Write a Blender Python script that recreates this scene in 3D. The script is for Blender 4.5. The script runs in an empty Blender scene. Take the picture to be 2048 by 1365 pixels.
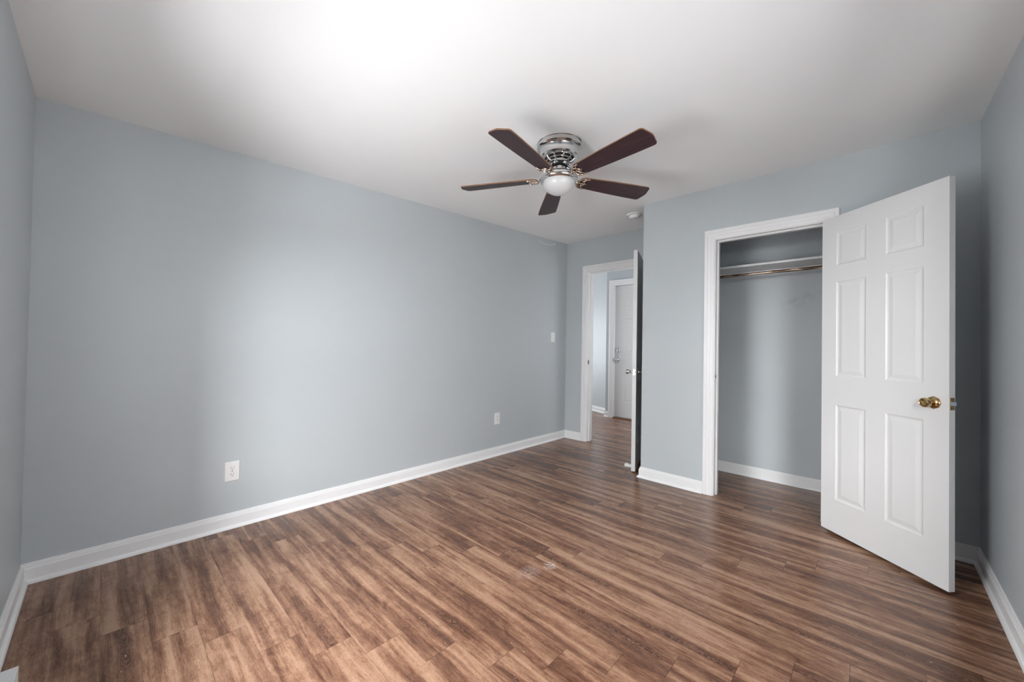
import bpy, bmesh, math, random
from mathutils import Vector, Matrix

random.seed(7)
sc = bpy.context.scene
COL = sc.collection

# ------------------------------------------------------------------ camera
IMG_W = 2048.0
FOCAL_PX = 770.2985
cam_data = bpy.data.cameras.new('camera')
cam_data.sensor_fit = 'HORIZONTAL'
cam_data.sensor_width = 36.0
cam_data.lens = FOCAL_PX / IMG_W * 36.0
cam_data.clip_start = 0.02
cam_data.clip_end = 100
cam = bpy.data.objects.new('camera', cam_data)
COL.objects.link(cam)
Rv = Vector((0.72617164, 0.68730743, 0.01682971))
Uv = Vector((-0.00327952, -0.02101593, 0.99977376))
Wv = Vector((-0.68750563, 0.72606255, 0.01300714))
M = Matrix.Identity(4)
for i in range(3):
    M[i][0] = Rv[i]; M[i][1] = Uv[i]; M[i][2] = -Wv[i]
M[0][3], M[1][3], M[2][3] = 2.86265, 0.24668, 1.13914
cam.matrix_world = M
sc.camera = cam

# ------------------------------------------------------------------ world, light, exposure
world = bpy.data.worlds.new('world')
sc.world = world
world.use_nodes = True
bg = world.node_tree.nodes['Background']
bg.inputs[0].default_value = (0.72, 0.82, 1.0, 1)
bg.inputs[1].default_value = 1.0


def area_light(name, loc, rot, sx, sy, power, color=(1, 1, 1)):
    l = bpy.data.lights.new(name, 'AREA')
    l.shape = 'RECTANGLE'; l.size = sx; l.size_y = sy
    l.energy = power; l.color = color
    o = bpy.data.objects.new(name, l)
    o.location = loc; o.rotation_euler = rot
    COL.objects.link(o)
    return o


# daylight outside each window: the bright sky above the horizon and the light ground below it, plus two added fill lamps
P_SKY1, P_UPLIGHT, P_GND1, P_SKY2, P_GND2, P_HALL = 6100, 850, 1040, 930, 215, 44
DAY = (0.975, 0.985, 1.0)
X90 = math.radians(90)
area_light('sky_near', (1.42, -2.3, 3.8), (X90, 0, 0), 8.0, 5.0, P_SKY1, DAY)
area_light('added_uplight_near', (1.60, -3.3, -0.30), (math.pi, 0, 0), 9.0, 2.4, P_UPLIGHT, DAY)  # added lamp facing up, no known patio; throws fan shadows on the ceiling
area_light('ground_near', (1.50, -2.3, -0.75), (X90, 0, 0), 6.0, 3.5, P_GND1, DAY)
area_light('sky_right', (5.6, 1.77, 3.8), (X90, 0, X90), 8.0, 5.0, P_SKY2, DAY)
area_light('ground_right', (5.6, 1.77, 0.30), (X90, 0, X90), 6.0, 1.6, P_GND2, DAY)
area_light('hall_daylight', (-2.36, 5.45, 1.25), (X90, 0, -X90), 1.1, 1.2, P_HALL, (0.97, 0.98, 1.0))
area_light('hall_end_fill', (1.78, 5.15, 1.30), (X90, 0, X90), 0.9, 1.2, 13, (0.99, 0.99, 1.0))  # added fill lamp, no known source; brightens the hall floor and walls

sc.cycles.max_bounces = 16
sc.cycles.diffuse_bounces = 10

vs = sc.view_settings
vs.view_transform = 'Standard'
vs.look = 'None'
vs.gamma = 1.0
vs.use_curve_mapping = False
vs.exposure = 0.0

# ------------------------------------------------------------------ helpers


def ceil_z(y):
    return 2.2692 + 0.0419 * y


def tag(o, label=None, cat=None, group=None, kind=None):
    if label: o['label'] = label
    if cat: o['category'] = cat
    if group: o['group'] = group
    if kind: o['kind'] = kind
    return o


def obj(name, bm, mats, parent=None, smooth=False, loc=None):
    me = bpy.data.meshes.new(name)
    bmesh.ops.recalc_face_normals(bm, faces=bm.faces[:])
    bm.to_mesh(me); bm.free()
    if not isinstance(mats, (list, tuple)): mats = [mats]
    for m in mats: me.materials.append(m)
    if smooth:
        for p in me.polygons: p.use_smooth = True
        try:
            me.set_sharp_from_angle(angle=math.radians(35))
        except Exception:
            pass
    o = bpy.data.objects.new(name, me)
    COL.objects.link(o)
    if parent: o.parent = parent
    if loc: o.location = loc
    return o


def empty(name, loc=(0, 0, 0), rot=(0, 0, 0)):
    o = bpy.data.objects.new(name, None)
    o.location = loc; o.rotation_euler = rot
    o.empty_display_size = 0.05
    COL.objects.link(o)
    return o


def quadbox(bm, x0, x1, y0, y1, z0, z1, ztop=None, mi=0):
    """axis-aligned box; ztop(y) overrides the height of the top"""
    t = ztop if ztop else (lambda y: z1)
    v = [bm.verts.new(p) for p in (
        (x0, y0, z0), (x1, y0, z0), (x1, y1, z0), (x0, y1, z0),
        (x0, y0, t(y0)), (x1, y0, t(y0)), (x1, y1, t(y1)), (x0, y1, t(y1)))]
    fs = []
    for f in ((0, 3, 2, 1), (4, 5, 6, 7), (0, 1, 5, 4), (1, 2, 6, 5), (2, 3, 7, 6), (3, 0, 4, 7)):
        fc = bm.faces.new([v[i] for i in f]); fc.material_index = mi; fs.append(fc)
    return fs


def bevel_all(bm, w, seg=2):
    bmesh.ops.bevel(bm, geom=bm.edges[:] , offset=w, segments=seg, affect='EDGES', profile=0.5)


def rbox(x0, x1, y0, y1, z0, z1, w=0.002, seg=2):
    bm = bmesh.new()
    quadbox(bm, x0, x1, y0, y1, z0, z1)
    bevel_all(bm, w, seg)
    return bm


def lathe(profile, seg=48, axis='Z', bm=None, mat=None):
    """profile: list of (r, h); revolve about axis"""
    bm = bm or bmesh.new()
    rings = []
    for r, h in profile:
        ring = []
        if r < 1e-6:
            ring = [bm.verts.new((0, 0, h))]
        else:
            for k in range(seg):
                a = 2 * math.pi * k / seg
                ring.append(bm.verts.new((r * math.cos(a), r * math.sin(a), h)))
        rings.append(ring)
    allv = [v for r in rings for v in r]
    for a, b in zip(rings[:-1], rings[1:]):
        for k in range(seg):
            k2 = (k + 1) % seg
            if len(a) == 1 and len(b) == 1: continue
            if len(a) == 1: bm.faces.new((a[0], b[k], b[k2]))
            elif len(b) == 1: bm.faces.new((a[k], b[0], a[k2]))
            else: bm.faces.new((a[k], b[k], b[k2], a[k2]))
    for ring in (rings[0], rings[-1]):
        if len(ring) > 1:
            bm.faces.new(ring)
    if axis == 'Y':      # h runs along -y
        m = Matrix.Rotation(math.radians(90), 4, 'X')
        bmesh.ops.transform(bm, matrix=m, verts=allv)
    elif axis == 'X':
        m = Matrix.Rotation(math.radians(90), 4, 'Y')
        bmesh.ops.transform(bm, matrix=m, verts=allv)
    if mat is not None:
        bmesh.ops.transform(bm, matrix=mat, verts=allv)
    return bm


def tube(bm, pts, radii, seg=10, flat=1.0):
    pts = [Vector(p) for p in pts]
    if not isinstance(radii, (list, tuple)): radii = [radii] * len(pts)
    rings = []
    n = None
    for i, p in enumerate(pts):
        t = (pts[min(i + 1, len(pts) - 1)] - pts[max(i - 1, 0)]).normalized()
        if n is None:
            n = Vector((0, 0, 1)) if abs(t.z) < 0.9 else Vector((1, 0, 0))
        n = (n - t * n.dot(t)).normalized()
        b = t.cross(n)
        rings.append([bm.verts.new(p + (n * math.cos(2 * math.pi * k / seg) * flat + b * math.sin(2 * math.pi * k / seg)) * radii[i]) for k in range(seg)])
    for a, b in zip(rings[:-1], rings[1:]):
        for k in range(seg):
            bm.faces.new((a[k], a[(k + 1) % seg], b[(k + 1) % seg], b[k]))
    bm.faces.new(rings[0]); bm.faces.new(rings[-1])
    return bm


def bez(p0, p1, p2, n=10):
    p0, p1, p2 = Vector(p0), Vector(p1), Vector(p2)
    return [(p0 * (1 - t) ** 2 + p1 * 2 * t * (1 - t) + p2 * t * t) for t in [i / n for i in range(n + 1)]]


def sweep(bm, prof, a, b, out, up, s0=0.0, s1=0.0, caps=True):
    """extrude a profile [(d, h)] from a to b; d along `out`, h along `up`;
    s0/s1 shift the ends by s*d (mitres)"""
    a, b, out, up = Vector(a), Vector(b), Vector(out), Vector(up)
    t = (b - a).normalized()
    A = [bm.verts.new(a + out * d + up * h - t * (s0 * d)) for d, h in prof]
    B = [bm.verts.new(b + out * d + up * h + t * (s1 * d)) for d, h in prof]
    n = len(prof)
    for i in range(n):
        bm.faces.new((A[i], A[(i + 1) % n], B[(i + 1) % n], B[i]))
    if caps:
        bm.faces.new(A); bm.faces.new(B)


# ------------------------------------------------------------------ materials


class NT:
    def __init__(self, name):
        self.m = bpy.data.materials.new(name)
        self.m.use_nodes = True
        self.t = self.m.node_tree
        self.b = self.t.nodes['Principled BSDF']

    def n(self, typ, **kw):
        nd = self.t.nodes.new(typ)
        for k, v in kw.items(): setattr(nd, k, v)
        return nd

    def l(self, a, b):
        self.t.links.new(a, b)

    def val(self, sock, v):
        if isinstance(v, (int, float)): sock.default_value = v
        else: self.l(v, sock)

    def math(self, op, a, b=0.0, c=0.0):
        nd = self.n('ShaderNodeMath', operation=op)
        self.val(nd.inputs[0], a); self.val(nd.inputs[1], b)
        if op in ('MULTIPLY_ADD', 'SMOOTH_MIN', 'COMPARE'): self.val(nd.inputs[2], c)
        return nd.outputs[0]

    def comb(self, x, y, z=0.0):
        nd = self.n('ShaderNodeCombineXYZ')
        for i, v in enumerate((x, y, z)): self.val(nd.inputs[i], v)
        return nd.outputs[0]

    def noise(self, vec, scale=1.0, detail=2.0, rough=0.5, dist=0.0):
        nd = self.n('ShaderNodeTexNoise')
        self.l(vec, nd.inputs['Vector'])
        nd.inputs['Scale'].default_value = scale
        nd.inputs['Detail'].default_value = detail
        nd.inputs['Roughness'].default_value = rough
        nd.inputs['Distortion'].default_value = dist
        return nd.outputs['Fac']

    def ramp(self, fac, stops):
        nd = self.n('ShaderNodeValToRGB')
        cr = nd.color_ramp
        while len(cr.elements) < len(stops): cr.elements.new(0.5)
        for e, (p, c) in zip(cr.elements, stops):
            e.position = p
            e.color = (c, c, c, 1) if isinstance(c, (int, float)) else (*c, 1)
        self.val(nd.inputs[0], fac)
        return nd.outputs[0]

    def mix(self, fac, a, b, mode='MIX'):
        nd = self.n('ShaderNodeMix', data_type='RGBA', blend_type=mode)
        self.val(nd.inputs[0], fac)
        for s, v in ((nd.inputs[6], a), (nd.inputs[7], b)):
            if isinstance(v, tuple): s.default_value = (*v, 1)
            else: self.l(v, s)
        return nd.outputs[2]

    def bump(self, h, strength=0.1, dist=0.01):
        nd = self.n('ShaderNodeBump')
        nd.inputs['Strength'].default_value = strength
        nd.inputs['Distance'].default_value = dist
        self.l(h, nd.inputs['Height'])
        self.l(nd.outputs[0], self.b.inputs['Normal'])

    def obj_xyz(self):
        tc = self.n('ShaderNodeTexCoord')
        s = self.n('ShaderNodeSeparateXYZ')
        self.l(tc.outputs['Object'], s.inputs[0])
        return tc.outputs['Object'], s.outputs[0], s.outputs[1], s.outputs[2]


def plain(name, color, rough=0.5, metal=0.0, bump=None, vary=0.0, spec=None):
    t = NT(name)
    v, x, y, z = t.obj_xyz()
    if vary:
        f = t.noise(v, 6.0, 3.0)
        c = t.mix(f, tuple(max(0, k * (1 - vary)) for k in color), tuple(min(1, k * (1 + vary)) for k in color))
        t.l(c, t.b.inputs['Base Color'])
    else:
        t.b.inputs['Base Color'].default_value = (*color, 1)
    t.b.inputs['Roughness'].default_value = rough
    t.b.inputs['Metallic'].default_value = metal
    if spec is not None: t.b.inputs['Specular IOR Level'].default_value = spec
    if bump:
        t.bump(t.noise(v, bump[0], 3.0), bump[1], bump[2])
    return t.m


WALL_COL = (0.49, 0.527, 0.545)


def wall_material(name, smudge=False):
    t = NT(name)
    v, x, y, z = t.obj_xyz()
    f = t.noise(v, 2.5, 4.0, 0.6)
    c = t.mix(f, tuple(k * 0.975 for k in WALL_COL), tuple(k * 1.025 for k in WALL_COL))
    if smudge:   # scuffed patch on the back wall of the closet
        dx = t.math('DIVIDE', t.math('SUBTRACT', x, 2.40), 0.16)
        dz = t.math('DIVIDE', t.math('SUBTRACT', z, t.math('MULTIPLY_ADD', x, 0.35, 0.73)), 0.06)
        d = t.math('ADD', t.math('MULTIPLY', dx, dx), t.math('MULTIPLY', dz, dz))
        n = t.noise(v, 14.0, 4.0, 0.65)
        k = t.math('MULTIPLY', t.ramp(d, [(0.1, 1.0), (1.0, 0.0)]), t.ramp(n, [(0.4, 0.0), (0.6, 1.0)]))
        c = t.mix(t.math('MULTIPLY', k, 0.35), c, tuple(q * 0.55 for q in WALL_COL))
    t.l(c, t.b.inputs['Base Color'])
    t.b.inputs['Roughness'].default_value = 0.42
    t.b.inputs['Specular IOR Level'].default_value = 0.35
    t.bump(t.noise(v, 160.0, 2.0, 0.5), 0.06, 0.003)
    return t.m


M_wall = wall_material('blue_grey_paint')
M_wall_smudge = wall_material('blue_grey_paint_scuffed', True)
M_ceil = plain('ceiling_paint', (0.87, 0.87, 0.865), 0.75, bump=(60, 0.05, 0.003), vary=0.01, spec=0.2)
M_trim = plain('white_trim_paint', (0.80, 0.80, 0.80), 0.35, vary=0.015)
M_door = plain('white_door_paint', (0.66, 0.66, 0.655), 0.38, bump=(90, 0.03, 0.002), vary=0.01)
M_plastic = plain('white_plastic', (0.80, 0.80, 0.79), 0.35)
M_dark = plain('dark_slot', (0.02, 0.02, 0.02), 0.6)
M_chrome = plain('polished_nickel', (0.66, 0.655, 0.65), 0.16, 1.0, vary=0.02)
M_steel = plain('brushed_steel', (0.55, 0.55, 0.54), 0.25, 1.0, vary=0.05)
M_black = plain('black_motor_core', (0.012, 0.012, 0.012), 0.5)
M_bronze = plain('champagne_bronze', (0.62, 0.51, 0.42), 0.25, 1.0, vary=0.08)
M_bowl = plain('frosted_glass', (0.60, 0.60, 0.595), 0.3, vary=0.01)
M_edge = plain('blade_edge_oak', (0.20, 0.095, 0.045), 0.45, vary=0.2)
M_heater = plain('heater_enamel', (0.72, 0.72, 0.72), 0.35, vary=0.02)
M_zinc = plain('zinc_bolt', (0.55, 0.66, 0.80), 0.3, 1.0, vary=0.05)
M_glass_t = NT('window_glass')
_tr = M_glass_t.n('ShaderNodeBsdfTransparent'); _gl = M_glass_t.n('ShaderNodeBsdfGlossy'); _mx = M_glass_t.n('ShaderNodeMixShader')
_gl.inputs['Roughness'].default_value = 0.02; _mx.inputs[0].default_value = 0.06
M_glass_t.l(_tr.outputs[0], _mx.inputs[1]); M_glass_t.l(_gl.outputs[0], _mx.inputs[2])
M_glass_t.l(_mx.outputs[0], M_glass_t.t.nodes['Material Output'].inputs[0])
M_glass = M_glass_t.m


def brass_material():
    t = NT('worn_brass')
    v, x, y, z = t.obj_xyz()
    f = t.noise(v, 45.0, 3.0, 0.6)
    c = t.ramp(f, [(0.35, (0.32, 0.13, 0.07)), (0.5, (0.48, 0.36, 0.17)), (0.7, (0.58, 0.49, 0.27))])
    t.l(c, t.b.inputs['Base Color'])
    t.b.inputs['Metallic'].default_value = 1.0
    t.b.inputs['Roughness'].default_value = 0.2
    return t.m


M_brass = brass_material()


def rod_material():
    t = NT('worn_bronze_rod')
    v, x, y, z = t.obj_xyz()
    f = t.noise(t.comb(t.math('MULTIPLY', x, 9.0), t.math('MULTIPLY', y, 60.0), t.math('MULTIPLY', z, 60.0)), 1.0, 4.0, 0.6)
    c = t.ramp(f, [(0.38, (0.05, 0.03, 0.02)), (0.50, (0.17, 0.11, 0.07)), (0.60, (0.55, 0.44, 0.34))])
    t.l(c, t.b.inputs['Base Color'])
    t.b.inputs['Metallic'].default_value = 0.6
    t.b.inputs['Roughness'].default_value = 0.35
    return t.m


M_rod = rod_material()


def blade_material():
    t = NT('dark_walnut_blade')
    v, x, y, z = t.obj_xyz()
    g = t.noise(t.comb(t.math('MULTIPLY', x, 5.0), t.math('MULTIPLY', y, 90.0), 0.0), 1.0, 4.0, 0.6, 0.6)
    c = t.ramp(g, [(0.3, (0.022, 0.012, 0.015)), (0.5, (0.040, 0.019, 0.023)), (0.72, (0.066, 0.030, 0.031))])
    t.l(c, t.b.inputs['Base Color'])
    t.b.inputs['Roughness'].default_value = 0.42
    t.b.inputs['Specular IOR Level'].default_value = 0.4
    return t.m


M_blade = blade_material()


def floor_material():
    t = NT('vinyl_plank_floor')
    v, x, y, z = t.obj_xyz()
    W, L = 0.1345, 1.125
    ry = t.math('DIVIDE', t.math('SUBTRACT', y, 0.3905), W)
    row = t.math('FLOOR', ry)
    fy = t.math('FRACT', ry)
    wn0 = t.n('ShaderNodeTexWhiteNoise', noise_dimensions='1D'); t.l(row, wn0.inputs['W'])
    jit = t.math('MULTIPLY', t.math('SUBTRACT', wn0.outputs['Value'], 0.5), 0.05)
    px = t.math('DIVIDE', t.math('SUBTRACT', x, t.math('ADD', t.math('MULTIPLY_ADD', row, 0.161, 0.885), jit)), L)
    pl = t.math('FLOOR', px)
    fx = t.math('FRACT', px)
    wn = t.n('ShaderNodeTexWhiteNoise', noise_dimensions='2D')
    t.l(t.comb(row, pl), wn.inputs['Vector'])
    rnd = wn.outputs['Value']
    rc = t.n('ShaderNodeSeparateColor'); t.l(wn.outputs['Color'], rc.inputs[0])
    r2 = rc.outputs[1]
    ox = t.math('MULTIPLY', rnd, 37.0)
    oy = t.math('MULTIPLY', r2, 19.0)
    # broad dark and light streaks along each plank, wavering a little
    wob = t.math('MULTIPLY', t.math('SUBTRACT', t.noise(t.comb(t.math('MULTIPLY_ADD', x, 2.2, oy), t.math('MULTIPLY_ADD', y, 6.0, ox)), 1.0, 2.0), 0.5), 0.035)
    yw = t.math('ADD', y, wob)
    s1 = t.noise(t.comb(t.math('MULTIPLY_ADD', x, 1.25, ox), t.math('MULTIPLY_ADD', yw, 17.0, oy)), 1.0, 2.5, 0.5, 0.2)
    s3 = t.noise(t.comb(t.math('MULTIPLY_ADD', x, 3.5, oy), t.math('MULTIPLY_ADD', yw, 65.0, ox)), 1.0, 3.0, 0.55)
    # cross mottling
    s2 = t.noise(t.comb(t.math('MULTIPLY_ADD', x, 14.0, oy), t.math('MULTIPLY_ADD', y, 26.0, ox)), 1.0, 5.0, 0.65, 0.6)
    # fine grain
    g = t.noise(t.comb(t.math('MULTIPLY_ADD', x, 32.0, ox), t.math('MULTIPLY_ADD', yw, 420.0, oy)), 1.0, 4.0, 0.7)
    pores = t.noise(t.comb(t.math('MULTIPLY_ADD', x, 70.0, ox), t.math('MULTIPLY_ADD', yw, 480.0, oy)), 1.0, 3.0, 0.7)
    # cathedral figure: nested arches along the plank
    fyc = t.math('SUBTRACT', fy, t.math('MULTIPLY_ADD', r2, 0.5, 0.25))
    arch = t.math('ADD', t.math('MULTIPLY', t.math('MULTIPLY', fyc, fyc), 26.0), t.math('MULTIPLY_ADD', x, 7.0, t.math('MULTIPLY', s2, 1.6)))
    ring = t.math('MULTIPLY_ADD', t.math('SINE', t.math('MULTIPLY', arch, 26.0)), 0.5, 0.5)
    f = t.math('ADD', t.math('MULTIPLY', s1, 0.86), t.math('MULTIPLY', s3, 0.26))
    f = t.math('ADD', f, t.math('MULTIPLY', t.math('SUBTRACT', s2, 0.5), 0.30))
    g2 = t.noise(t.comb(t.math('MULTIPLY_ADD', x, 11.0, oy), t.math('MULTIPLY_ADD', yw, 140.0, ox)), 1.0, 4.0, 0.65)
    f = t.math('ADD', f, t.math('MULTIPLY', t.math('SUBTRACT', g, 0.5), 0.30))
    f = t.math('ADD', f, t.math('MULTIPLY', t.math('SUBTRACT', g2, 0.5), 0.22))
    f = t.math('ADD', f, t.math('MULTIPLY', t.math('SUBTRACT', rnd, 0.5), 0.05))
    f = t.math('SUBTRACT', f, 0.055)
    c = t.ramp(f, [(0.33, (0.060, 0.025, 0.014)), (0.41, (0.115, 0.051, 0.029)), (0.50, (0.200, 0.102, 0.061)), (0.58, (0.290, 0.163, 0.101)), (0.70, (0.375, 0.226, 0.146))])
    dark = t.ramp(s1, [(0.34, 1.0), (0.46, 0.0)])
    c = t.mix(t.math('MULTIPLY', t.math('MULTIPLY', t.ramp(ring, [(0.55, 0.0), (0.85, 1.0)]), dark), 0.42), c, (0.27, 0.16, 0.11))
    c = t.mix(t.math('MULTIPLY', t.ramp(pores, [(0.34, 1.0), (0.46, 0.0)]), 0.55), c, (0.055, 0.027, 0.018))
    # pale worn specks, sparse
    sp = t.noise(t.comb(t.math('MULTIPLY', x, 38.0), t.math('MULTIPLY', y, 95.0)), 1.0, 1.0, 0.5)
    sp2 = t.noise(t.comb(x, t.math('MULTIPLY', y, 5.0)), 3.0, 1.0, 0.5)
    spk = t.math('MULTIPLY', t.ramp(sp, [(0.76, 0.0), (0.79, 1.0)]), t.ramp(sp2, [(0.52, 0.0), (0.60, 1.0)]))
    c = t.mix(t.math('MULTIPLY', spk, 0.8), c, (0.62, 0.50, 0.40))
    # paint scuff in the middle of the room
    sn = t.noise(v, 60.0, 5.0, 0.75)
    for cx, cy, rx, ry_, lo_, hi_, amt in ((1.633, 1.862, 0.040, 0.045, 0.44, 0.60, 0.85), (1.595, 1.745, 0.060, 0.085, 0.40, 0.75, 0.45)):
        dx = t.math('DIVIDE', t.math('SUBTRACT', x, cx), rx)
        dy = t.math('DIVIDE', t.math('SUBTRACT', y, cy), ry_)
        dd = t.math('ADD', t.math('MULTIPLY', dx, dx), t.math('MULTIPLY', dy, dy))
        scf = t.math('MULTIPLY', t.ramp(dd, [(0.0, 1.0), (1.0, 0.0)]), t.ramp(sn, [(lo_, 0.0), (hi_, 1.0)]))
        c = t.mix(t.math('MULTIPLY', scf, amt), c, (0.60, 0.50, 0.47))
    # seams
    ey = t.math('MULTIPLY', t.math('MINIMUM', fy, t.math('SUBTRACT', 1.0, fy)), W)
    ex = t.math('MULTIPLY', t.math('MINIMUM', fx, t.math('SUBTRACT', 1.0, fx)), L)
    seam = t.math('MAXIMUM', t.math('MULTIPLY', t.math('LESS_THAN', ey, 0.0007), 0.35), t.math('MULTIPLY', t.math('LESS_THAN', ex, 0.0009), 0.7))
    c = t.mix(seam, c, (0.03, 0.016, 0.011))
    t.l(c, t.b.inputs['Base Color'])
    rr = t.math('MULTIPLY_ADD', g, 0.12, 0.19)
    t.l(rr, t.b.inputs['Roughness'])
    t.b.inputs['Specular IOR Level'].default_value = 0.36
    h = t.math('SUBTRACT', t.math('MULTIPLY', g, 0.5), t.math('MULTIPLY', seam, 1.0))
    t.bump(h, 0.10, 0.002)
    return t.m


M_floor = floor_material()

# ------------------------------------------------------------------ room dimensions
YB = 4.264      # far wall (with the bedroom door)
YC = 3.521      # front face of the closet wall
XC = 1.353      # left end of the closet block
XR = 3.274      # right wall
TH = 0.12       # wall thickness
OVER = 0.03     # walls run this far into the ceiling slab
YD = 5.95       # wall with the front door, across the hall
zt = lambda y: ceil_z(y) + OVER


def structure(name, bm, mat, label, cat):
    return tag(obj(name, bm, mat), label, cat, kind='structure')


# floor
bm = bmesh.new(); quadbox(bm, -2.3, XR + TH, -TH, 7.0, -0.10, 0.0)
structure('floor', bm, M_floor, 'brown wood-look plank floor running through room, closet and hall', 'floor')
# ceiling
bm = bmesh.new()
pts = [(-2.3, -TH), (XR + TH, -TH), (XR + TH, 7.0), (-2.3, 7.0)]
lo = [bm.verts.new((x, y, ceil_z(y))) for x, y in pts]
hi = [bm.verts.new((x, y, ceil_z(y) + 0.12)) for x, y in pts]
bm.faces.new(lo); bm.faces.new(hi)
for i in range(4): bm.faces.new((lo[i], lo[(i + 1) % 4], hi[(i + 1) % 4], hi[i]))
structure('ceiling', bm, M_ceil, 'plain white painted ceiling above the whole room', 'ceiling')

# walls
bm = bmesh.new(); quadbox(bm, -TH, 0, -TH, YB, 0, 0, zt)
structure('wall_left', bm, M_wall, 'long plain blue-grey wall with two outlets and a light switch', 'wall')

WX0, WX1, WZ0, WZ1 = 1.12, 1.90, 0.62, 1.74     # window in the near wall
bm = bmesh.new()
quadbox(bm, 0, WX0, -TH, 0, 0, 0, zt); quadbox(bm, WX1, XR, -TH, 0, 0, 0, zt)
quadbox(bm, WX0, WX1, -TH, 0, 0, WZ0); quadbox(bm, WX0, WX1, -TH, 0, WZ1, 0, zt)
structure('wall_near', bm, M_wall, 'blue-grey wall at the far left edge with the heater along its foot', 'wall')

SY0, SY1, SZ0, SZ1 = 0.80, 2.10, 0.70, 1.92                           # window in the right wall, behind the camera
bm = bmesh.new()
quadbox(bm, XR, XR + TH, -TH, SY0, 0, 0, zt); quadbox(bm, XR, XR + TH, SY1, YB, 0, 0, zt)
quadbox(bm, XR, XR + TH, SY0, SY1, 0, SZ0); quadbox(bm, XR, XR + TH, SY0, SY1, SZ1, 0, zt)
structure('wall_right', bm, M_wall, 'blue-grey wall at the right edge beside the open closet door', 'wall')

# opening sizes (clear, inside the jambs)
EX0, EX1, EZ = 0.322, 1.047, 2.050      # bedroom door
KX0, KX1, KZ = 1.945, 2.606, 1.998      # closet door
J = 0.018
bm = bmesh.new()
quadbox(bm, -TH, EX0 - J, YB, YB + TH, 0, 0, zt); quadbox(bm, EX1 + J, XR + TH, YB, YB + TH, 0, 0, zt)
quadbox(bm, EX0 - J, EX1 + J, YB, YB + TH, EZ + J, 0, zt)
structure('wall_back', bm, M_wall_smudge, 'blue-grey far wall around the bedroom doorway, running behind the closet', 'wall')
CT = 0.11
bm = bmesh.new()
quadbox(bm, XC, KX0 - J, YC, YC + CT, 0, 0, zt); quadbox(bm, KX1 + J, XR, YC, YC + CT, 0, 0, zt)
quadbox(bm, KX0 - J, KX1 + J, YC, YC + CT, KZ + J, 0, zt)
structure('wall_closet', bm, M_wall, 'blue-grey wall around the closet opening', 'wall')
bm = bmesh.new(); quadbox(bm, XC, XC + 0.10, YC + CT, YB, 0, 0, zt)
structure('wall_return', bm, M_wall, 'short blue-grey side wall of the closet behind the narrow bedroom door', 'wall')

# hall beyond the bedroom door
FX0, FX1, FZ = -0.243, 0.60, 2.150      # front door clear opening
HX = -0.391
bm = bmesh.new()
quadbox(bm, HX, FX0 - J, YD, YD + 0.16, 0, 0, zt); quadbox(bm, FX1 + J, 1.7, YD, YD + 0.16, 0, 0, zt)
quadbox(bm, FX0 - J, FX1 + J, YD, YD + 0.16, FZ + J, 0, zt)
structure('wall_hall_front', bm, M_wall, 'narrow strip of grey wall around the front door across the hall', 'wall')
bm = bmesh.new()
a0 = Vector((HX + 0.02, 6.125)); a1 = Vector((-2.2, 6.90))
tdir = (a1 - a0).normalized(); nrm = Vector((-tdir.y, tdir.x)); nrm = nrm if nrm.y > 0 else -nrm
q = [a0, a1, a1 + nrm * 0.1, a0 + nrm * 0.1]
lo = [bm.verts.new((p.x, p.y, 0)) for p in q]; hi = [bm.verts.new((p.x, p.y, zt(p.y))) for p in q]
bm.faces.new(lo); bm.faces.new(hi)
for i in range(4): bm.faces.new((lo[i], lo[(i + 1) % 4], hi[(i + 1) % 4], hi[i]))
structure('wall_hall_end', bm, M_wall, 'brightly lit strip of wall seen through the bedroom doorway', 'wall')
bm = bmesh.new()
quadbox(bm, -2.3, -2.2, YB + TH, 4.85, 0, 0, zt); quadbox(bm, -2.3, -2.2, 6.05, 7.0, 0, 0, zt)
quadbox(bm, -2.3, -2.2, 4.85, 6.05, 0, 0.6); quadbox(bm, -2.3, -2.2, 4.85, 6.05, 1.9, 0, zt)
structure('wall_hall_side', bm, M_wall, 'side wall of the hall, hidden to the left of the bedroom doorway', 'wall')
bm = bmesh.new(); quadbox(bm, -2.3, -TH, YB, YB + TH, 0, 0, zt)
structure('wall_hall_near', bm, M_wall, 'hall wall continuing left behind the long plain wall', 'wall')
bm = bmesh.new()
quadbox(bm, 1.6, 1.7, YB + TH, 4.68, 0, 0, zt); quadbox(bm, 1.6, 1.7, 5.62, YD, 0, 0, zt)
quadbox(bm, 1.6, 1.7, 4.68, 5.62, 0, 0.68); quadbox(bm, 1.6, 1.7, 4.68, 5.62, 1.92, 0, zt)
structure('wall_hall_right', bm, M_wall, 'right end wall of the hall, hidden behind the closet', 'wall')

# ------------------------------------------------------------------ windows (out of frame, they let the daylight in)


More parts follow.
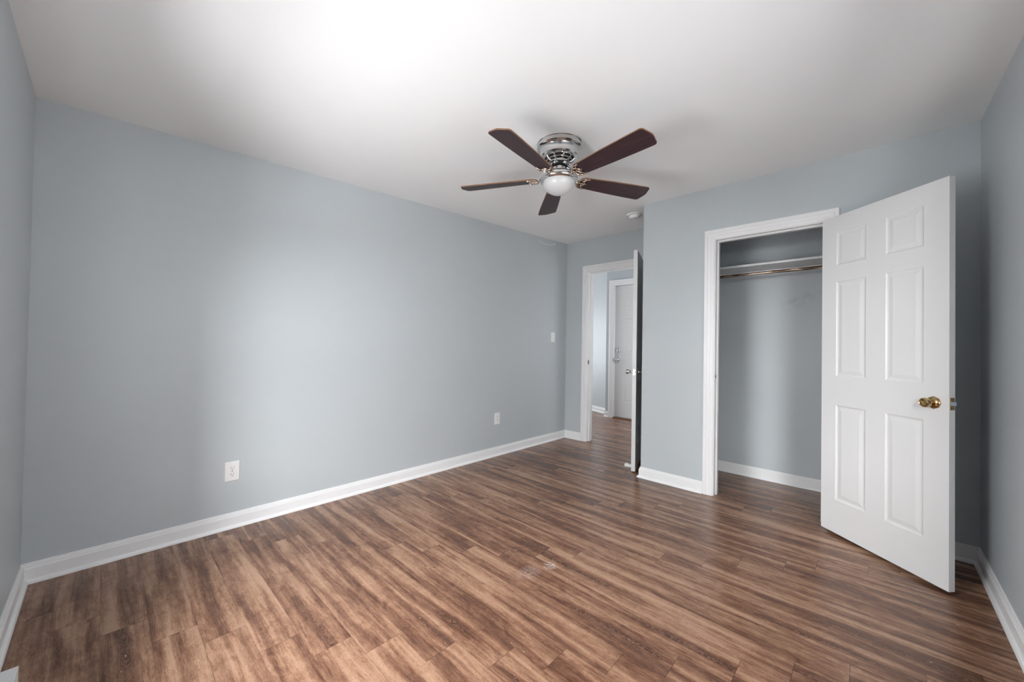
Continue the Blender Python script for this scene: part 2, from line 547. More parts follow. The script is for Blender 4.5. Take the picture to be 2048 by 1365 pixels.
def window(name, x0, x1, z0, z1, label, place):
    """local x across, local y = depth outwards (0 at the room face), z up"""
    r = empty(name)
    tag(r, label, 'window', kind='structure')
    bm = bmesh.new()
    f = 0.035
    for (a, b, c, d) in ((x0, x0 + f, z0, z1), (x1 - f, x1, z0, z1), (x0 + f, x1 - f, z0, z0 + f), (x0 + f, x1 - f, z1 - f, z1)):
        quadbox(bm, a, b, 0.05, 0.10, c, d)
    zm = (z0 + z1) / 2
    quadbox(bm, x0 + f, x1 - f, 0.06, 0.09, zm - 0.018, zm + 0.018)
    obj('window_frame', bm, M_trim, r)
    bm = bmesh.new(); quadbox(bm, x0 + f, x1 - f, 0.072, 0.076, z0 + f, zm - 0.018)
    obj('pane', bm, M_glass, r)
    bm = bmesh.new(); quadbox(bm, x0 + f, x1 - f, 0.072, 0.076, zm + 0.018, z1 - f)
    obj('pane', bm, M_glass, r)
    bm = bmesh.new()
    c = 0.06
    quadbox(bm, x0 - c, x0, -0.014, 0, z0, z1 + c); quadbox(bm, x1, x1 + c, -0.014, 0, z0, z1 + c)
    quadbox(bm, x0, x1, -0.014, 0, z1, z1 + c); quadbox(bm, x0 - c, x1 + c, -0.025, 0.05, z0 - 0.02, z0)
    obj('casing', bm, M_trim, r)
    r.matrix_world = place
    return r


window('window_1', WX0, WX1, WZ0, WZ1, 'white sash window above the heater in the near wall', Matrix.Scale(-1, 4, (0, 1, 0)))
window('window_2', SY0, SY1, SZ0, SZ1, 'white sash window in the right wall behind the camera',
       Matrix.Translation((XR, 0, 0)) @ Matrix(((0, 1, 0, 0), (1, 0, 0, 0), (0, 0, 1, 0), (0, 0, 0, 1))))

window('window_added', 4.68, 5.62, 0.68, 1.92, 'unseen white sash window added at the right end of the hall for the fill lamp',  # unseen window, added to frame the opening for the hall-end fill lamp
       Matrix.Translation((1.6, 0, 0)) @ Matrix(((0, 1, 0, 0), (1, 0, 0, 0), (0, 0, 1, 0), (0, 0, 0, 1))))
window('window_4', 4.85, 6.05, 0.60, 1.90, 'white sash window in the hidden side wall of the hall',
       Matrix.Translation((-2.2, 0, 0)) @ Matrix(((0, -1, 0, 0), (1, 0, 0, 0), (0, 0, 1, 0), (0, 0, 0, 1))))

# ------------------------------------------------------------------ trim: casings and jambs
CASE = [(0.0, 0.0), (0.016, 0.0), (0.018, 0.006), (0.018, 0.022), (0.0145, 0.026), (0.0145, 0.044), (0.012, 0.048), (0.012, 0.058), (0.009, 0.066), (0.007, 0.070), (0.0, 0.070)]


def casing_mesh(x0, x1, zh, y, width=0.070, out=-1):
    """casing round an opening; profile h=0 is the OUTER edge"""
    k = width / 0.070
    bm = bmesh.new()
    prof = [(d, h * k) for d, h in CASE]
    n = len(prof)
    rail = []
    for d, h in prof:
        w = width - h
        pts = [(x0 - w, 0.0), (x0 - w, zh + w), (x1 + w, zh + w), (x1 + w, 0.0)]
        rail.append([bm.verts.new((px, y + out * d, pz)) for px, pz in pts])
    for i in range(n):
        a, b = rail[i], rail[(i + 1) % n]
        for s in range(3):
            bm.faces.new((a[s], a[s + 1], b[s + 1], b[s]))
    bm.faces.new([r[0] for r in rail]); bm.faces.new([r[3] for r in rail])
    return bm


def jamb_mesh(x0, x1, zh, ya, yb, stop_y, stop_t=0.034):
    bm = bmesh.new()
    quadbox(bm, x0 - J, x0, ya, yb, 0, zh + J); quadbox(bm, x1, x1 + J, ya, yb, 0, zh + J)
    quadbox(bm, x0, x1, ya, yb, zh, zh + J)
    s = 0.011
    quadbox(bm, x0, x0 + s, stop_y, stop_y + stop_t, 0, zh); quadbox(bm, x1 - s, x1, stop_y, stop_y + stop_t, 0, zh)
    quadbox(bm, x0 + s, x1 - s, stop_y, stop_y + stop_t, zh - s, zh)
    return bm


def strike_plate(parent, x, y, z, dark=True):
    bm = rbox(x - 0.0005, x + 0.0016, y - 0.004, y + 0.030, z - 0.028, z + 0.028, 0.0006, 1)
    p = tag(obj('strike_plate', bm, M_steel, parent), 'grey metal strike plate')
    bm = bmesh.new(); quadbox(bm, x + 0.0014, x + 0.0020, y + 0.010, y + 0.024, z - 0.012, z + 0.012)
    obj('latch_hole', bm, M_dark, p)
    return p


t1 = structure('trim_1', casing_mesh(EX0 - 0.006, EX1 + 0.006, EZ + 0.006, YB, 0.072), M_trim, 'white casing around the bedroom doorway in the far wall', 'door casing')
obj('jamb', jamb_mesh(EX0, EX1, EZ, YB, YB + TH, YB + 0.042), M_trim, t1)
strike_plate(t1, EX0, YB + 0.006, 0.958)
t2 = structure('trim_2', casing_mesh(KX0 - 0.006, KX1 + 0.006, KZ + 0.006, YC, 0.072), M_trim, 'white stepped casing around the closet opening', 'door casing')
obj('jamb', jamb_mesh(KX0, KX1, KZ, YC, YC + CT, YC + 0.040), M_trim, t2)
strike_plate(t2, KX0, YC + 0.006, 0.926)
t3 = structure('trim_3', casing_mesh(FX0 - 0.006, FX1 + 0.006, FZ + 0.006, YD, 0.085), M_trim, 'white casing around the front door across the hall', 'door casing')
obj('jamb', jamb_mesh(FX0, FX1, FZ, YD, YD + 0.16, YD + 0.075), M_trim, t3)
bm = bmesh.new(); quadbox(bm, FX0 + 0.0, FX1, YD - 0.03, YD + 0.14, 0.0, 0.016)
structure('trim_4', bm, plain('threshold_wood', (0.16, 0.085, 0.05), 0.5, vary=0.15), 'brown wooden threshold under the front door', 'threshold')

# ------------------------------------------------------------------ baseboards
BASE = [(0.0, 0.0), (0.013, 0.0), (0.013, 0.068), (0.0105, 0.072), (0.0105, 0.078), (0.0075, 0.082), (0.0065, 0.089), (0.004, 0.092), (0.0, 0.092)]
SHOE = [(0.013, 0.0), (0.026, 0.0)] + [(0.013 + 0.013 * math.cos(a), 0.019 * math.sin(a)) for a in (0.35, 0.75, 1.15)] + [(0.013, 0.019)]


def baseboard(name, runs, label):
    bm = bmesh.new(); bs = bmesh.new()
    for a, b, out, s0, s1 in runs:
        sweep(bm, BASE, a, b, out, (0, 0, 1), s0, s1)
        sweep(bs, SHOE, a, b, out, (0, 0, 1), s0, s1)
    r = structure(name, bm, M_trim, label, 'baseboard')
    obj('shoe_moulding', bs, M_trim, r)
    return r


baseboard('baseboard_left', [((0, 0, 0), (0, YB, 0), (1, 0, 0), -1, -1)], 'long white baseboard along the foot of the plain wall')
baseboard('baseboard_back', [((0, YB, 0), (EX0 - 0.079, YB, 0), (0, -1, 0), -1, 0)], 'short white baseboard between the corner and the bedroom doorway')
baseboard('baseboard_near', [((0, 0, 0), (1.04, 0, 0), (0, 1, 0), -1, 0)], 'white baseboard at the left edge of the room beside the heater')
baseboard('baseboard_right', [((XR, 0, 0), (XR, YC, 0), (-1, 0, 0), -1, -1)], 'white baseboard running along the right wall')
baseboard('baseboard_closet', [((XC, YC, 0), (KX0 - 0.079, YC, 0), (0, -1, 0), 1, 0)], 'short white baseboard left of the closet opening')
baseboard('baseboard_corner', [((KX1 + 0.079, YC, 0), (XR, YC, 0), (0, -1, 0), 0, -1)], 'short white baseboard in the corner behind the open closet door')
baseboard('baseboard_return', [((XC, YC, 0), (XC, YB, 0), (-1, 0, 0), 1, -1)], 'white baseboard on the closet side wall behind the narrow bedroom door')
baseboard('baseboard_inside', [((XC + 0.10, YB, 0), (XR, YB, 0), (0, -1, 0), -1, -1),
                               ], 'white baseboard inside the closet along its back wall')
baseboard('baseboard_hall', [((HX, YD, 0), (FX0 - 0.091, YD, 0), (0, -1, 0), 1, 0)], 'tiny white baseboard beside the front door casing')
n2 = (-nrm.x, -nrm.y, 0)
baseboard('baseboard_end', [((a0.x, a0.y, 0), (a1.x, a1.y, 0), n2, 0, 0)], 'white baseboard below the bright strip of hall wall')

# ------------------------------------------------------------------ panel doors


def door_slab(w, h, t, cols, rows):
    """x 0..w, y -t/2..t/2, z 0..h ; moulded panels on both faces"""
    bm = bmesh.new()
    xs = sorted({0.0, w, *[c for p in cols for c in p]})
    zs = sorted({0.0, h, *[c for p in rows for c in p]})
    for side in (-1, 1):
        Y = side * t / 2

        def V(x, z, d): return bm.verts.new((x, Y - side * d, z))
        for i in range(len(xs) - 1):
            for k in range(len(zs) - 1):
                x0, x1, z0, z1 = xs[i], xs[i + 1], zs[k], zs[k + 1]
                if any(abs(x0 - c[0]) < 1e-6 and abs(x1 - c[1]) < 1e-6 for c in cols) and any(abs(z0 - r[0]) < 1e-6 and abs(z1 - r[1]) < 1e-6 for r in rows):
                    prev = None
                    for ins, dep in ((0, 0), (0.006, 0.0034), (0.011, 0.0045), (0.016, 0.0045), (0.034, 0.0014), (0.037, 0.0010)):
                        ring = [V(x0 + ins, z0 + ins, dep), V(x1 - ins, z0 + ins, dep), V(x1 - ins, z1 - ins, dep), V(x0 + ins, z1 - ins, dep)]
                        if prev:
                            for q in range(4):
                                bm.faces.new((prev[q], prev[(q + 1) % 4], ring[(q + 1) % 4], ring[q]))
                        prev = ring
                    bm.faces.new(prev)
                else:
                    bm.faces.new((V(x0, z0, 0), V(x1, z0, 0), V(x1, z1, 0), V(x0, z1, 0)))
    y0, y1 = -t / 2, t / 2
    for (p, q) in (((0, 0), (w, 0)), ((w, 0), (w, h)), ((w, h), (0, h)), ((0, h), (0, 0))):
        # split the rim to meet the grid
        axis = xs if p[1] == q[1] else zs
        cuts = axis if (q[0] + q[1]) >= (p[0] + p[1]) else axis[::-1]
        for c0, c1 in zip(cuts[:-1], cuts[1:]):
            if p[1] == q[1]: A, B = (c0, p[1]), (c1, p[1])
            else: A, B = (p[0], c0), (p[0], c1)
            bm.faces.new([bm.verts.new(k) for k in ((A[0], y0, A[1]), (B[0], y0, B[1]), (B[0], y1, B[1]), (A[0], y1, A[1]))])
    bmesh.ops.remove_doubles(bm, verts=bm.verts[:], dist=1e-5)
    return bm


def place_door(o, origin, direction, z0):
    d = Vector((direction[0], direction[1], 0)).normalized()
    m = Matrix(((d.x, -d.y, 0, origin[0]), (d.y, d.x, 0, origin[1]), (0, 0, 1, z0), (0, 0, 0, 1)))
    o.matrix_world = m


def hinge_on(door, z, y, x=-0.012):
    bm = lathe([(0, -0.045), (0.0055, -0.045), (0.0055, 0.045), (0, 0.045)], 12, mat=Matrix.Translation((x, y, z)))
    quadbox(bm, x, 0.0015, y - 0.001, y + 0.001, z - 0.044, z + 0.044)
    return obj('hinge', bm, M_steel, door)


# closet door (folded right back towards the right wall)
W1, H1, T1 = 0.670, 1.967, 0.032
d1 = obj('door_1', door_slab(W1, H1, T1, [(0.096, 0.278), (0.385, 0.565)], [(0.206, 0.790), (0.968, 1.556), (1.657, 1.864)]), M_door)
tag(d1, 'large white six-panel closet door with a brass knob standing wide open', 'door', kind='structure')
place_door(d1, (2.6175, 3.443), (0.75396, -0.65692), 0.018)
for side in (-1, 1):
    m = Matrix.Translation((0.609, side * T1 / 2, 0.880))
    if side == 1: m = m @ Matrix.Rotation(math.pi, 4, 'Z')
    # rosette, neck and knob as one turned piece; h runs along -y
    rose = lathe([(0, 0.0), (0.031, 0.0), (0.031, 0.003), (0.027, 0.008), (0.017, 0.012), (0.0125, 0.014), (0, 0.014)], 8 if side == -1 else 32, 'Y', mat=m)
    ro = tag(obj('rosette', rose, M_brass, d1, True), 'brass rosette with reddish wear')
    kn = lathe([(0.0115, 0.012), (0.0110, 0.024), (0.0135, 0.029), (0.0205, 0.034), (0.0235, 0.042), (0.0235, 0.050), (0.0215, 0.057), (0.0165, 0.061), (0.0145, 0.060), (0.0125, 0.056), (0.006, 0.0545), (0, 0.0545)], 32, 'Y', mat=m)
    tag(obj('doorknob', kn, M_brass, d1, True), 'brass doorknob')
bm = rbox(W1 - 0.0005, W1 + 0.0014, -0.011, 0.011, 0.882 - 0.029, 0.882 + 0.029, 0.0008, 1)
lp = tag(obj('latch_plate', bm, M_brass, d1), 'tarnished brass latch plate')
bm = bmesh.new()
vv = [bm.verts.new(p) for p in ((W1, -0.007, 0.874), (W1, 0.007, 0.874), (W1, 0.007, 0.891), (W1, -0.007, 0.891),
                                (W1 + 0.004, -0.007, 0.874), (W1 + 0.012, 0.007, 0.874), (W1 + 0.012, 0.007, 0.891), (W1 + 0.004, -0.007, 0.891))]
for f in ((0, 3, 2, 1), (4, 5, 6, 7), (0, 1, 5, 4), (1, 2, 6, 5), (2, 3, 7, 6), (3, 0, 4, 7)): bm.faces.new([vv[i] for i in f])
tag(obj('latch_bolt', bm, M_zinc, lp), 'bluish zinc latch bolt')
for z in (0.22, 0.98, 1.75): hinge_on(d1, z, 0.018)

# bedroom door (open, seen edge-on)
W2, H2, T2 = 0.708, 2.031, 0.035
d2 = obj('door_2', door_slab(W2, H2, T2, [(0.105, 0.300), (0.408, 0.603)], [(0.22, 0.82), (0.99, 1.60), (1.70, 1.92)]), M_door)
tag(d2, 'narrow white bedroom door standing open, seen edge-on at the closet corner', 'door', kind='structure')
place_door(d2, (1.0222, 4.2560), (0.322, -0.947), 0.012)
for side in (-1, 1):
    m = Matrix.Translation((W2 - 0.060, side * T2 / 2, 0.906))
    if side == 1: m = m @ Matrix.Rotation(math.pi, 4, 'Z')
    rose = lathe([(0, 0.0), (0.030, 0.0), (0.030, 0.003), (0.024, 0.008), (0.013, 0.010), (0, 0.010)], 32, 'Y', mat=m)
    tag(obj('rosette', rose, M_chrome, d2, True), 'satin nickel rosette')
    kn = lathe([(0.0115, 0.008), (0.0105, 0.020), (0.0130, 0.026), (0.0195, 0.036), (0.0220, 0.048), (0.0225, 0.058), (0.0200, 0.063), (0.010, 0.064), (0, 0.064)], 32, 'Y', mat=m)
    tag(obj('doorknob', kn, M_chrome, d2, True), 'flared satin nickel doorknob')
bm = rbox(W2 - 0.0005, W2 + 0.0014, -0.012, 0.012, 0.906 - 0.029, 0.906 + 0.029, 0.0008, 1)
lp = tag(obj('latch_plate', bm, M_chrome, d2), 'bright nickel latch plate')
bm = bmesh.new(); quadbox(bm, W2 + 0.001, W2 + 0.009, -0.006, 0.006, 0.906 - 0.008, 0.906 + 0.008)
obj('latch_bolt', bm, M_steel, lp)
for z in (0.22, 1.0, 1.80): hinge_on(d2, z, T2 / 2 + 0.003, -0.008)

# front door across the hall (closed)
W3, H3, T3 = FX1 - FX0 - 0.006, FZ - 0.026, 0.044
d3 = obj('door_3', door_slab(W3, H3, T3, [(0.170, 0.375), (0.462, 0.667)], [(0.25, 0.752), (1.045, 1.585), (1.762, 1.99)]), M_door)
tag(d3, 'closed white front door with silver locks seen through the bedroom doorway', 'door', kind='structure')
place_door(d3, (FX0 + 0.003, YD + 0.050), (1, 0), 0.022)
bm = rbox(-0.001, 0.078, -T3 / 2 - 0.003, -T3 / 2 + 0.001, 0.862, 1.125, 0.001, 1)
plate = tag(obj('lock_plate', bm, M_steel, d3), 'silver wrap plate around the locks')
m = Matrix.Translation((0.058, -T3 / 2 - 0.002, 0.922))
bm = lathe([(0, 0.0), (0.031, 0.0), (0.030, 0.006), (0.014, 0.010), (0.012, 0.028), (0.024, 0.040), (0.027, 0.052), (0.022, 0.062), (0.010, 0.066), (0, 0.066)], 32, 'Y', mat=m)
tag(obj('doorknob', bm, M_chrome, d3, True), 'round silver doorknob')
m = Matrix.Translation((0.058, -T3 / 2 - 0.002, 1.072))
bm = lathe([(0, 0.0), (0.030, 0.0), (0.028, 0.010), (0.024, 0.014), (0, 0.014)], 32, 'Y', mat=m)
bolt = tag(obj('deadbolt', bm, M_chrome, d3, True), 'round silver deadbolt')
bm = rbox(0.058 - 0.005, 0.058 + 0.005, -T3 / 2 - 0.034, -T3 / 2 - 0.013, 1.072 - 0.016, 1.072 + 0.016, 0.002)
obj('thumb_turn', bm, M_steel, bolt)

# ------------------------------------------------------------------ ceiling fan
FC = (1.473, 2.10)
FZC = ceil_z(FC[1])
fan = empty('ceiling_fan', (FC[0], FC[1], FZC))
tag(fan, 'five-blade ceiling fan with dark brown blades, nickel body and frosted light bowl', 'ceiling fan')


def fz(z): return z - 2.357


bm = lathe([(0, fz(2.366)), (0.134, fz(2.366)), (0.135, fz(2.352)), (0.131, fz(2.349)), (0.131, fz(2.341)), (0.134, fz(2.339)), (0.134, fz(2.328)),
            (0.128, fz(2.322)), (0.118, fz(2.320)), (0.115, fz(2.316)), (0.113, fz(2.276)), (0.108, fz(2.270)), (0.090, fz(2.269)), (0.090, fz(2.273)), (0, fz(2.273))], 64)
obj('mount_housing', bm, M_chrome, fan, True)
bm = lathe([(0, fz(2.272)), (0.082, fz(2.272)), (0.072, fz(2.254)), (0.056, fz(2.246)), (0, fz(2.246))], 48)
core = obj('motor_core', bm, M_black, fan, True)
bm = bmesh.new()
for k in range(10):   # ribs of the vent ring
    a = 2 * math.pi * k / 10
    ca, sa = math.cos(a), math.sin(a)
    tube(bm, [(0.090 * ca, 0.090 * sa, fz(2.271)), (0.079 * ca, 0.079 * sa, fz(2.256)), (0.062 * ca, 0.062 * sa, fz(2.247))], [0.008, 0.005, 0.006], 8)
for r, z in ((0.076, 2.2545), (0.089, 2.269)):
    pts = [(r * math.cos(2 * math.pi * k / 40), r * math.sin(2 * math.pi * k / 40), fz(z)) for k in range(41)]
    tube(bm, pts, 0.0035, 8)
obj('vent_ring', bm, M_chrome, core, True)
bm = lathe([(0, fz(2.250)), (0.058, fz(2.250)), (0.063, fz(2.247)), (0.063, fz(2.239)), (0.058, fz(2.235)), (0, fz(2.235))], 48)
obj('flywheel', bm, M_chrome, fan, True)
bm = lathe([(0, fz(2.236)), (0.050, fz(2.236)), (0.050, fz(2.222)), (0, fz(2.222))], 32)
obj('bearing', bm, M_black, fan, True)
bm = lathe([(0, fz(2.224)), (0.038, fz(2.224)), (0.040, fz(2.220)), (0.040, fz(2.186)), (0.036, fz(2.180)), (0, fz(2.180))], 40)
obj('switch_housing', bm, M_chrome, fan, True)
bm = lathe([(0, fz(2.184)), (0.050, fz(2.184)), (0.072, fz(2.180)), (0.092, fz(2.172)), (0.104, fz(2.163)), (0.108, fz(2.156)), (0.1135, fz(2.154)), (0.1135, fz(2.137)), (0.110, fz(2.131)), (0.100, fz(2.126)), (0.096, fz(2.127)), (0.096, fz(2.134)), (0, fz(2.134))], 64)
obj('light_fitter', bm, M_chrome, fan, True)
prof = [(0.0945, fz(2.132))]
for k in range(0, 13):
    a = math.pi / 2 * k / 12
    prof.append((0.0945 * math.cos(a) if k < 12 else 0, fz(2.126) - 0.073 * math.sin(a)))
bm = lathe(prof, 64)
tag(obj('light_bowl', bm, M_bowl, fan, True), 'frosted white glass light bowl, unlit')


def blade_mesh():
    """along +x, from r=0.125 to r=0.628; local z up"""
    n = 26
    half = []
    r0, r1 = 0.128, 0.628
    outline = []
    # root: rounded, tip: rounded corners with a slight bow
    up = []
    for k in range(9):                       # root quarter
        a = math.pi / 2 * k / 8
        up.append((r0 + 0.045 * (1 - math.cos(a)), 0.050 * math.sin(a)))
    up.append((0.35, 0.060)); up.append((0.50, 0.066))
    cr = 0.020
    for k in range(8):
        a = math.pi / 2 * k / 7
        up.append((r1 - 0.012 - cr + cr * math.sin(a), 0.068 - cr + cr * math.cos(a)))
    up.append((r1 - 0.004, 0.020)); up.append((r1, 0.0))
    lowr = [(x, -y) for x, y in up[::-1][1:-1]]
    pts = up + lowr
    bm = bmesh.new()
    t = 0.0035
    top = [bm.verts.new((x, y, t)) for x, y in pts]
    bot = [bm.verts.new((x, y, -t)) for x, y in pts]
    bm.faces.new(top); bm.faces.new(bot[::-1])
    for i in range(len(pts)):
        f = bm.faces.new((top[i], bot[i], bot[(i + 1) % len(pts)], top[(i + 1) % len(pts)]))
        f.material_index = 1
    return bm


def iron_mesh():
    """decorative bracket under the blade root (bronze)"""
    bm = bmesh.new()
    z = -0.0075
    R = 0.0042
    # outer scrolls
    for s in (-1, 1):
        tube(bm, bez((0.128, 0.006 * s, z), (0.122, 0.050 * s, z), (0.190, 0.047 * s, z), 14), [R * 1.2] * 5 + [R] * 6 + [R * 0.8, R * 0.7, R * 0.6, R * 0.5], 8)
        tube(bm, bez((0.142, 0.030 * s, z), (0.168, 0.022 * s, z), (0.172, 0.0 * s, z), 10), R * 0.8, 8)
        tube(bm, bez((0.180, 0.045 * s, z), (0.158, 0.032 * s, z), (0.150, 0.004 * s, z), 10), R * 0.75, 8)
    tube(bm, bez((0.122, 0, z), (0.150, 0, z), (0.186, 0, z), 8), [R * 1.6] * 3 + [R * 1.1] * 3 + [R * 0.8, R * 0.6, R * 0.5], 8)
    for x, y in ((0.184, 0.045), (0.184, -0.045), (0.172, 0.0)):
        lathe([(0, z - 0.0045), (0.004, z - 0.003), (0.005, z), (0.005, 0.0), (0, 0.0)], 12, bm=bm, mat=Matrix.Translation((x, y, 0)))
    return bm


def arm_mesh():
    bm = bmesh.new()
    dz = 2.240 - 2.150
    tube(bm, [(0.050, 0, dz - 0.010), (0.066, 0, dz - 0.014), (0.084, 0, dz - 0.024), (0.100, 0, dz - 0.045), (0.112, 0, 0.020), (0.122, 0, 0.0), (0.134, 0, -0.0075)],
         [0.0085, 0.0075, 0.0065, 0.006, 0.006, 0.007, 0.006], 10, 1.4)
    for s in (-1, 1):
        tube(bm, [(0.048, 0.016 * s, dz - 0.012), (0.062, 0.014 * s, dz - 0.016), (0.080, 0.006 * s, dz - 0.024)], 0.0045, 8)
    return bm


bm0 = blade_mesh(); im0 = iron_mesh(); am0 = arm_mesh()
first = None
tilt = math.radians(-11.5)
for k, ang in enumerate((-81, -9, 63, 135, 207)):
    mat = Matrix.Translation((0, 0, fz(2.150))) @ Matrix.Rotation(math.radians(ang), 4, 'Z')
    if first is None:
        b = obj('blade', bm0, [M_blade, M_edge], fan)
        tag(b, 'dark walnut blade with a light brown edge')
        ir = tag(obj('blade_iron', im0, M_bronze, b, True), 'openwork bronze blade bracket')
        ar = tag(obj('bracket_arm', am0, M_chrome, b, True), 'curved nickel arm')
        first = (b, ir, ar)
    else:
        b = first[0].copy(); COL.objects.link(b); b.parent = fan
        ir = first[1].copy(); COL.objects.link(ir); ir.parent = b
        ar = first[2].copy(); COL.objects.link(ar); ar.parent = b
    b.matrix_local = mat @ Matrix.Rotation(tilt, 4, 'X')
    ar.matrix_local = Matrix.Rotation(-tilt, 4, 'X')

# ------------------------------------------------------------------ smoke detector
sx, sy = 1.172, 3.712
sd = empty('smoke_detector', (sx, sy, ceil_z(sy)), (math.atan(0.0419), 0, 0))
tag(sd, 'round white smoke detector on the ceiling above the bedroom doorway', 'smoke detector')
bm = lathe([(0, 0.002), (0.071, 0.002), (0.072, -0.006), (0.068, -0.011), (0.056, -0.012), (0, -0.012)], 48)
obj('base', bm, M_plastic, sd, True)
bm = lathe([(0, -0.010), (0.050, -0.010), (0.052, -0.016), (0.049, -0.034), (0.042, -0.042), (0.020, -0.045), (0, -0.045)], 48)
cv = obj('cover', bm, M_plastic, sd, True)
bm = lathe([(0, -0.0455), (0.006, -0.0455), (0.006, -0.043), (0, -0.043)], 16, mat=Matrix.Translation((0.015, -0.01, 0)))
obj('test_button', bm, M_steel, cv, True)

# ------------------------------------------------------------------ outlets and switch on the left wall


def outlet(yc, zc, label):
    r = empty('power_outlet', (0, yc, zc))
    tag(r, label, 'outlet', 'white duplex outlets')
    bm = rbox(-0.001, 0.006, -0.037, 0.037, -0.058, 0.058, 0.0025, 2)
    pl = obj('cover_plate', bm, M_plastic, r)
    for s in (-1, 1):
        bm = lathe([(0, 0.0), (0.0165, 0.0), (0.0165, 0.0022), (0.0155, 0.0030), (0, 0.0030)], 24, 'X', mat=Matrix.Translation((0.0055, 0, 0.0195 * s)) @ Matrix.Scale(0.82, 4, (0, 0, 1)))
        rc = obj('receptacle', bm, M_plastic, r, True)
        bm = bmesh.new()
        z0 = 0.0195 * s
        quadbox(bm, 0.0082, 0.0090, -0.0075, -0.0055, z0 + 0.000, z0 + 0.008)
        quadbox(bm, 0.0082, 0.0090, 0.0055, 0.0075, z0 + 0.000, z0 + 0.008)
        lathe([(0, 0.0), (0.0026, 0.0), (0.0026, 0.0008), (0, 0.0008)], 12, 'X', bm, Matrix.Translation((0.0082, 0, z0 - 0.0065)))
        obj('slots', bm, M_dark, rc)
    bm = lathe([(0, 0.0), (0.003, 0.0), (0.003, 0.0014), (0, 0.0018)], 12, 'X', mat=Matrix.Translation((0.0056, 0, 0)))
    obj('screw', bm, M_steel, pl, True)
    return r


outlet(0.797, 0.345, 'white duplex outlet low on the plain wall, the one farther from the doorway')
outlet(3.063, 0.383, 'white duplex outlet low on the plain wall, below the light switch near the doorway')

sw = empty('light_switch', (0, 3.990, 1.254))
tag(sw, 'white toggle light switch on the plain wall beside the far corner', 'switch')
obj('cover_plate', rbox(-0.001, 0.006, -0.038, 0.038, -0.059, 0.059, 0.0025, 2), M_plastic, sw)
bm = bmesh.new()
vv = [bm.verts.new(p) for p in ((0.005, -0.005, -0.012), (0.005, 0.005, -0.012), (0.005, 0.005, 0.012), (0.005, -0.005, 0.012),
                                (0.020, -0.004, 0.004), (0.020, 0.004, 0.004), (0.018, 0.004, 0.012), (0.018, -0.004, 0.012))]
for f in ((0, 3, 2, 1), (4, 5, 6, 7), (0, 1, 5, 4), (1, 2, 6, 5), (2, 3, 7, 6), (3, 0, 4, 7)): bm.faces.new([vv[i] for i in f])
obj('toggle', bm, M_plastic, sw)
for s in (-1, 1):
    bm = lathe([(0, 0.0), (0.003, 0.0), (0.003, 0.0014), (0, 0.0018)], 12, 'X', mat=Matrix.Translation((0.0056, 0, 0.030 * s)))
    obj('screw', bm, M_steel, sw, True)

# ------------------------------------------------------------------ short white cable high on the left wall
bm = bmesh.new()
A = Vector((0.004, 3.700, 2.366)); B = Vector((0.004, 3.996, 2.391))
pts = []
for i in range(17):
    f = i / 16
    p = A.lerp(B, f); p.z -= 0.028 * math.sin(math.pi * f) ** 0.8 * (1 - 0.25 * f); p.x += 0.006 * math.sin(math.pi * f)
    pts.append(p)
tube(bm, pts, 0.0042, 10)
cab = obj('cable', bm, M_plastic, None, True)
tag(cab, 'short white cable sagging high on the plain wall near the ceiling corner', 'cable')
for P in (A, B):
    bm = rbox(-0.001, 0.012, P.y - 0.010, P.y + 0.010, P.z - 0.006, P.z + 0.006, 0.002)
    obj('clip', bm, M_plastic, cab)

# ------------------------------------------------------------------ baseboard heater under the window
hx0, hx1, hd, hh = 1.045, 2.25, 0.093, 0.180
ht = empty('baseboard_heater', (hx0, 0, 0))
tag(ht, 'white metal electric heater at the bottom left corner, standing along the near wall', 'heater')
LX = hx1 - hx0
bm = bmesh.new()
# back, top and lower front form one folded sheet
prof = [(0.0, 0.03), (0.0, hh), (hd, hh), (hd, hh - 0.022), (hd - 0.004, hh - 0.022), (hd - 0.004, hh - 0.004), (0.004, hh - 0.004), (0.004, 0.03)]
sweep(bm, prof, (0, 0, 0), (LX, 0, 0), (0, 1, 0), (0, 0, 1))
obj('casing', bm, M_heater, ht)
bm = bmesh.new()
prof = [(hd - 0.002, 0.045), (hd, 0.045), (hd, hh - 0.060), (hd - 0.012, hh - 0.048), (hd - 0.014, hh - 0.050), (hd - 0.002, hh - 0.062)]
sweep(bm, prof, (0.04, 0, 0), (LX - 0.04, 0, 0), (0, 1, 0), (0, 0, 1))
obj('front_panel', bm, M_heater, ht)
for x0 in (0.0, LX - 0.04):
    bm = rbox(x0, x0 + 0.04, 0.004, hd, 0.0, hh - 0.030 if x0 else hh - 0.024, 0.0015, 1)
    obj('end_cap', bm, M_heater, ht)
bm = bmesh.new()
for k in range(60):
    xx = 0.05 + k * (LX - 0.1) / 59
    quadbox(bm, xx, xx + 0.0015, 0.012, hd - 0.020, 0.05, 0.125)
tube(bm, [(0.04, 0.045, 0.088), (LX - 0.04, 0.045, 0.088)], 0.008, 10)
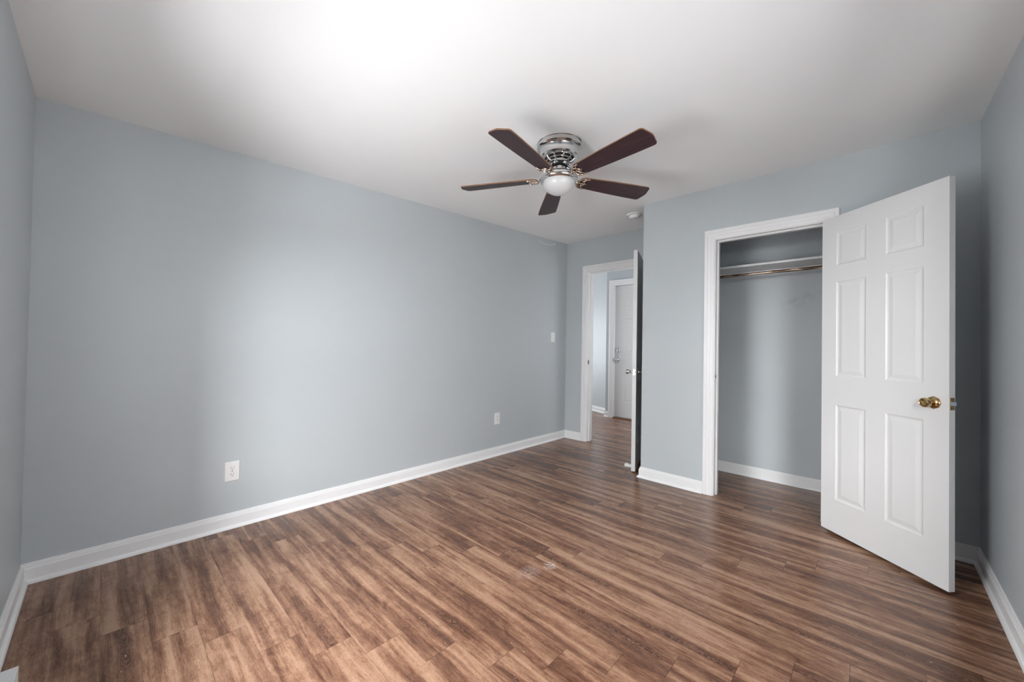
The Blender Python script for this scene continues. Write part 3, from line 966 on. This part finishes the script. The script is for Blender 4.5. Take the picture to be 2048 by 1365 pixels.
obj('heating_fins', bm, M_dark, ht)
bm = rbox(0.010, 0.030, 0.028, 0.031, hh - 0.0005, hh + 0.0012, 0.0004, 1)
obj('slot', bm, M_dark, ht)

# ------------------------------------------------------------------ closet fittings
bm = rbox(XC + 0.101, XR - 0.001, 3.965, YB - 0.001, 1.846, 1.864, 0.002)
sh = tag(obj('closet_shelf', bm, M_trim), 'long white shelf high inside the closet above the rod', 'shelf')
bm = bmesh.new(); quadbox(bm, XC + 0.101, XR - 0.001, YB - 0.020, YB - 0.001, 1.822, 1.846)
obj('support_cleat', bm, M_trim, sh)
rd = empty('closet_rod', (XC + 0.10, 3.985, 1.781))
tag(rd, 'worn bronze hanging rod under the closet shelf', 'closet rod')
RL = XR - XC - 0.10
bm = bmesh.new(); tube(bm, [(0.004 + (RL - 0.008) * i / 24, 0, 0) for i in range(25)], 0.0115, 16)
obj('rod', bm, M_rod, rd, True)
for x0, sgn in ((0.0, 1), (RL, -1)):
    bm = lathe([(0, 0.0), (0.026, 0.0), (0.026, 0.003), (0.017, 0.006), (0.016, 0.016), (0, 0.016)], 24, 'X', mat=Matrix.Translation((x0, 0, 0)) @ Matrix.Scale(sgn, 4, (1, 0, 0)))
    obj('flange', bm, M_rod, rd, True)

# ------------------------------------------------------------------ door stop on the floor
bm = bmesh.new()
vv = [bm.verts.new(p) for p in ((-0.075, -0.018, 0), (0.045, -0.018, 0), (0.045, 0.018, 0), (-0.075, 0.018, 0),
                                (-0.070, -0.018, 0.030), (0.045, -0.018, 0.010), (0.045, 0.018, 0.010), (-0.070, 0.018, 0.030))]
for f in ((0, 3, 2, 1), (4, 5, 6, 7), (0, 1, 5, 4), (1, 2, 6, 5), (2, 3, 7, 6), (3, 0, 4, 7)): bm.faces.new([vv[i] for i in f])
bevel_all(bm, 0.004, 2)
ds = obj('door_stop', bm, M_plastic, loc=(1.172, 3.735, 0.0))
ds.rotation_euler = (0, 0, math.radians(8))
tag(ds, 'small white wedge door stop on the floor beside the narrow bedroom door', 'door stop')
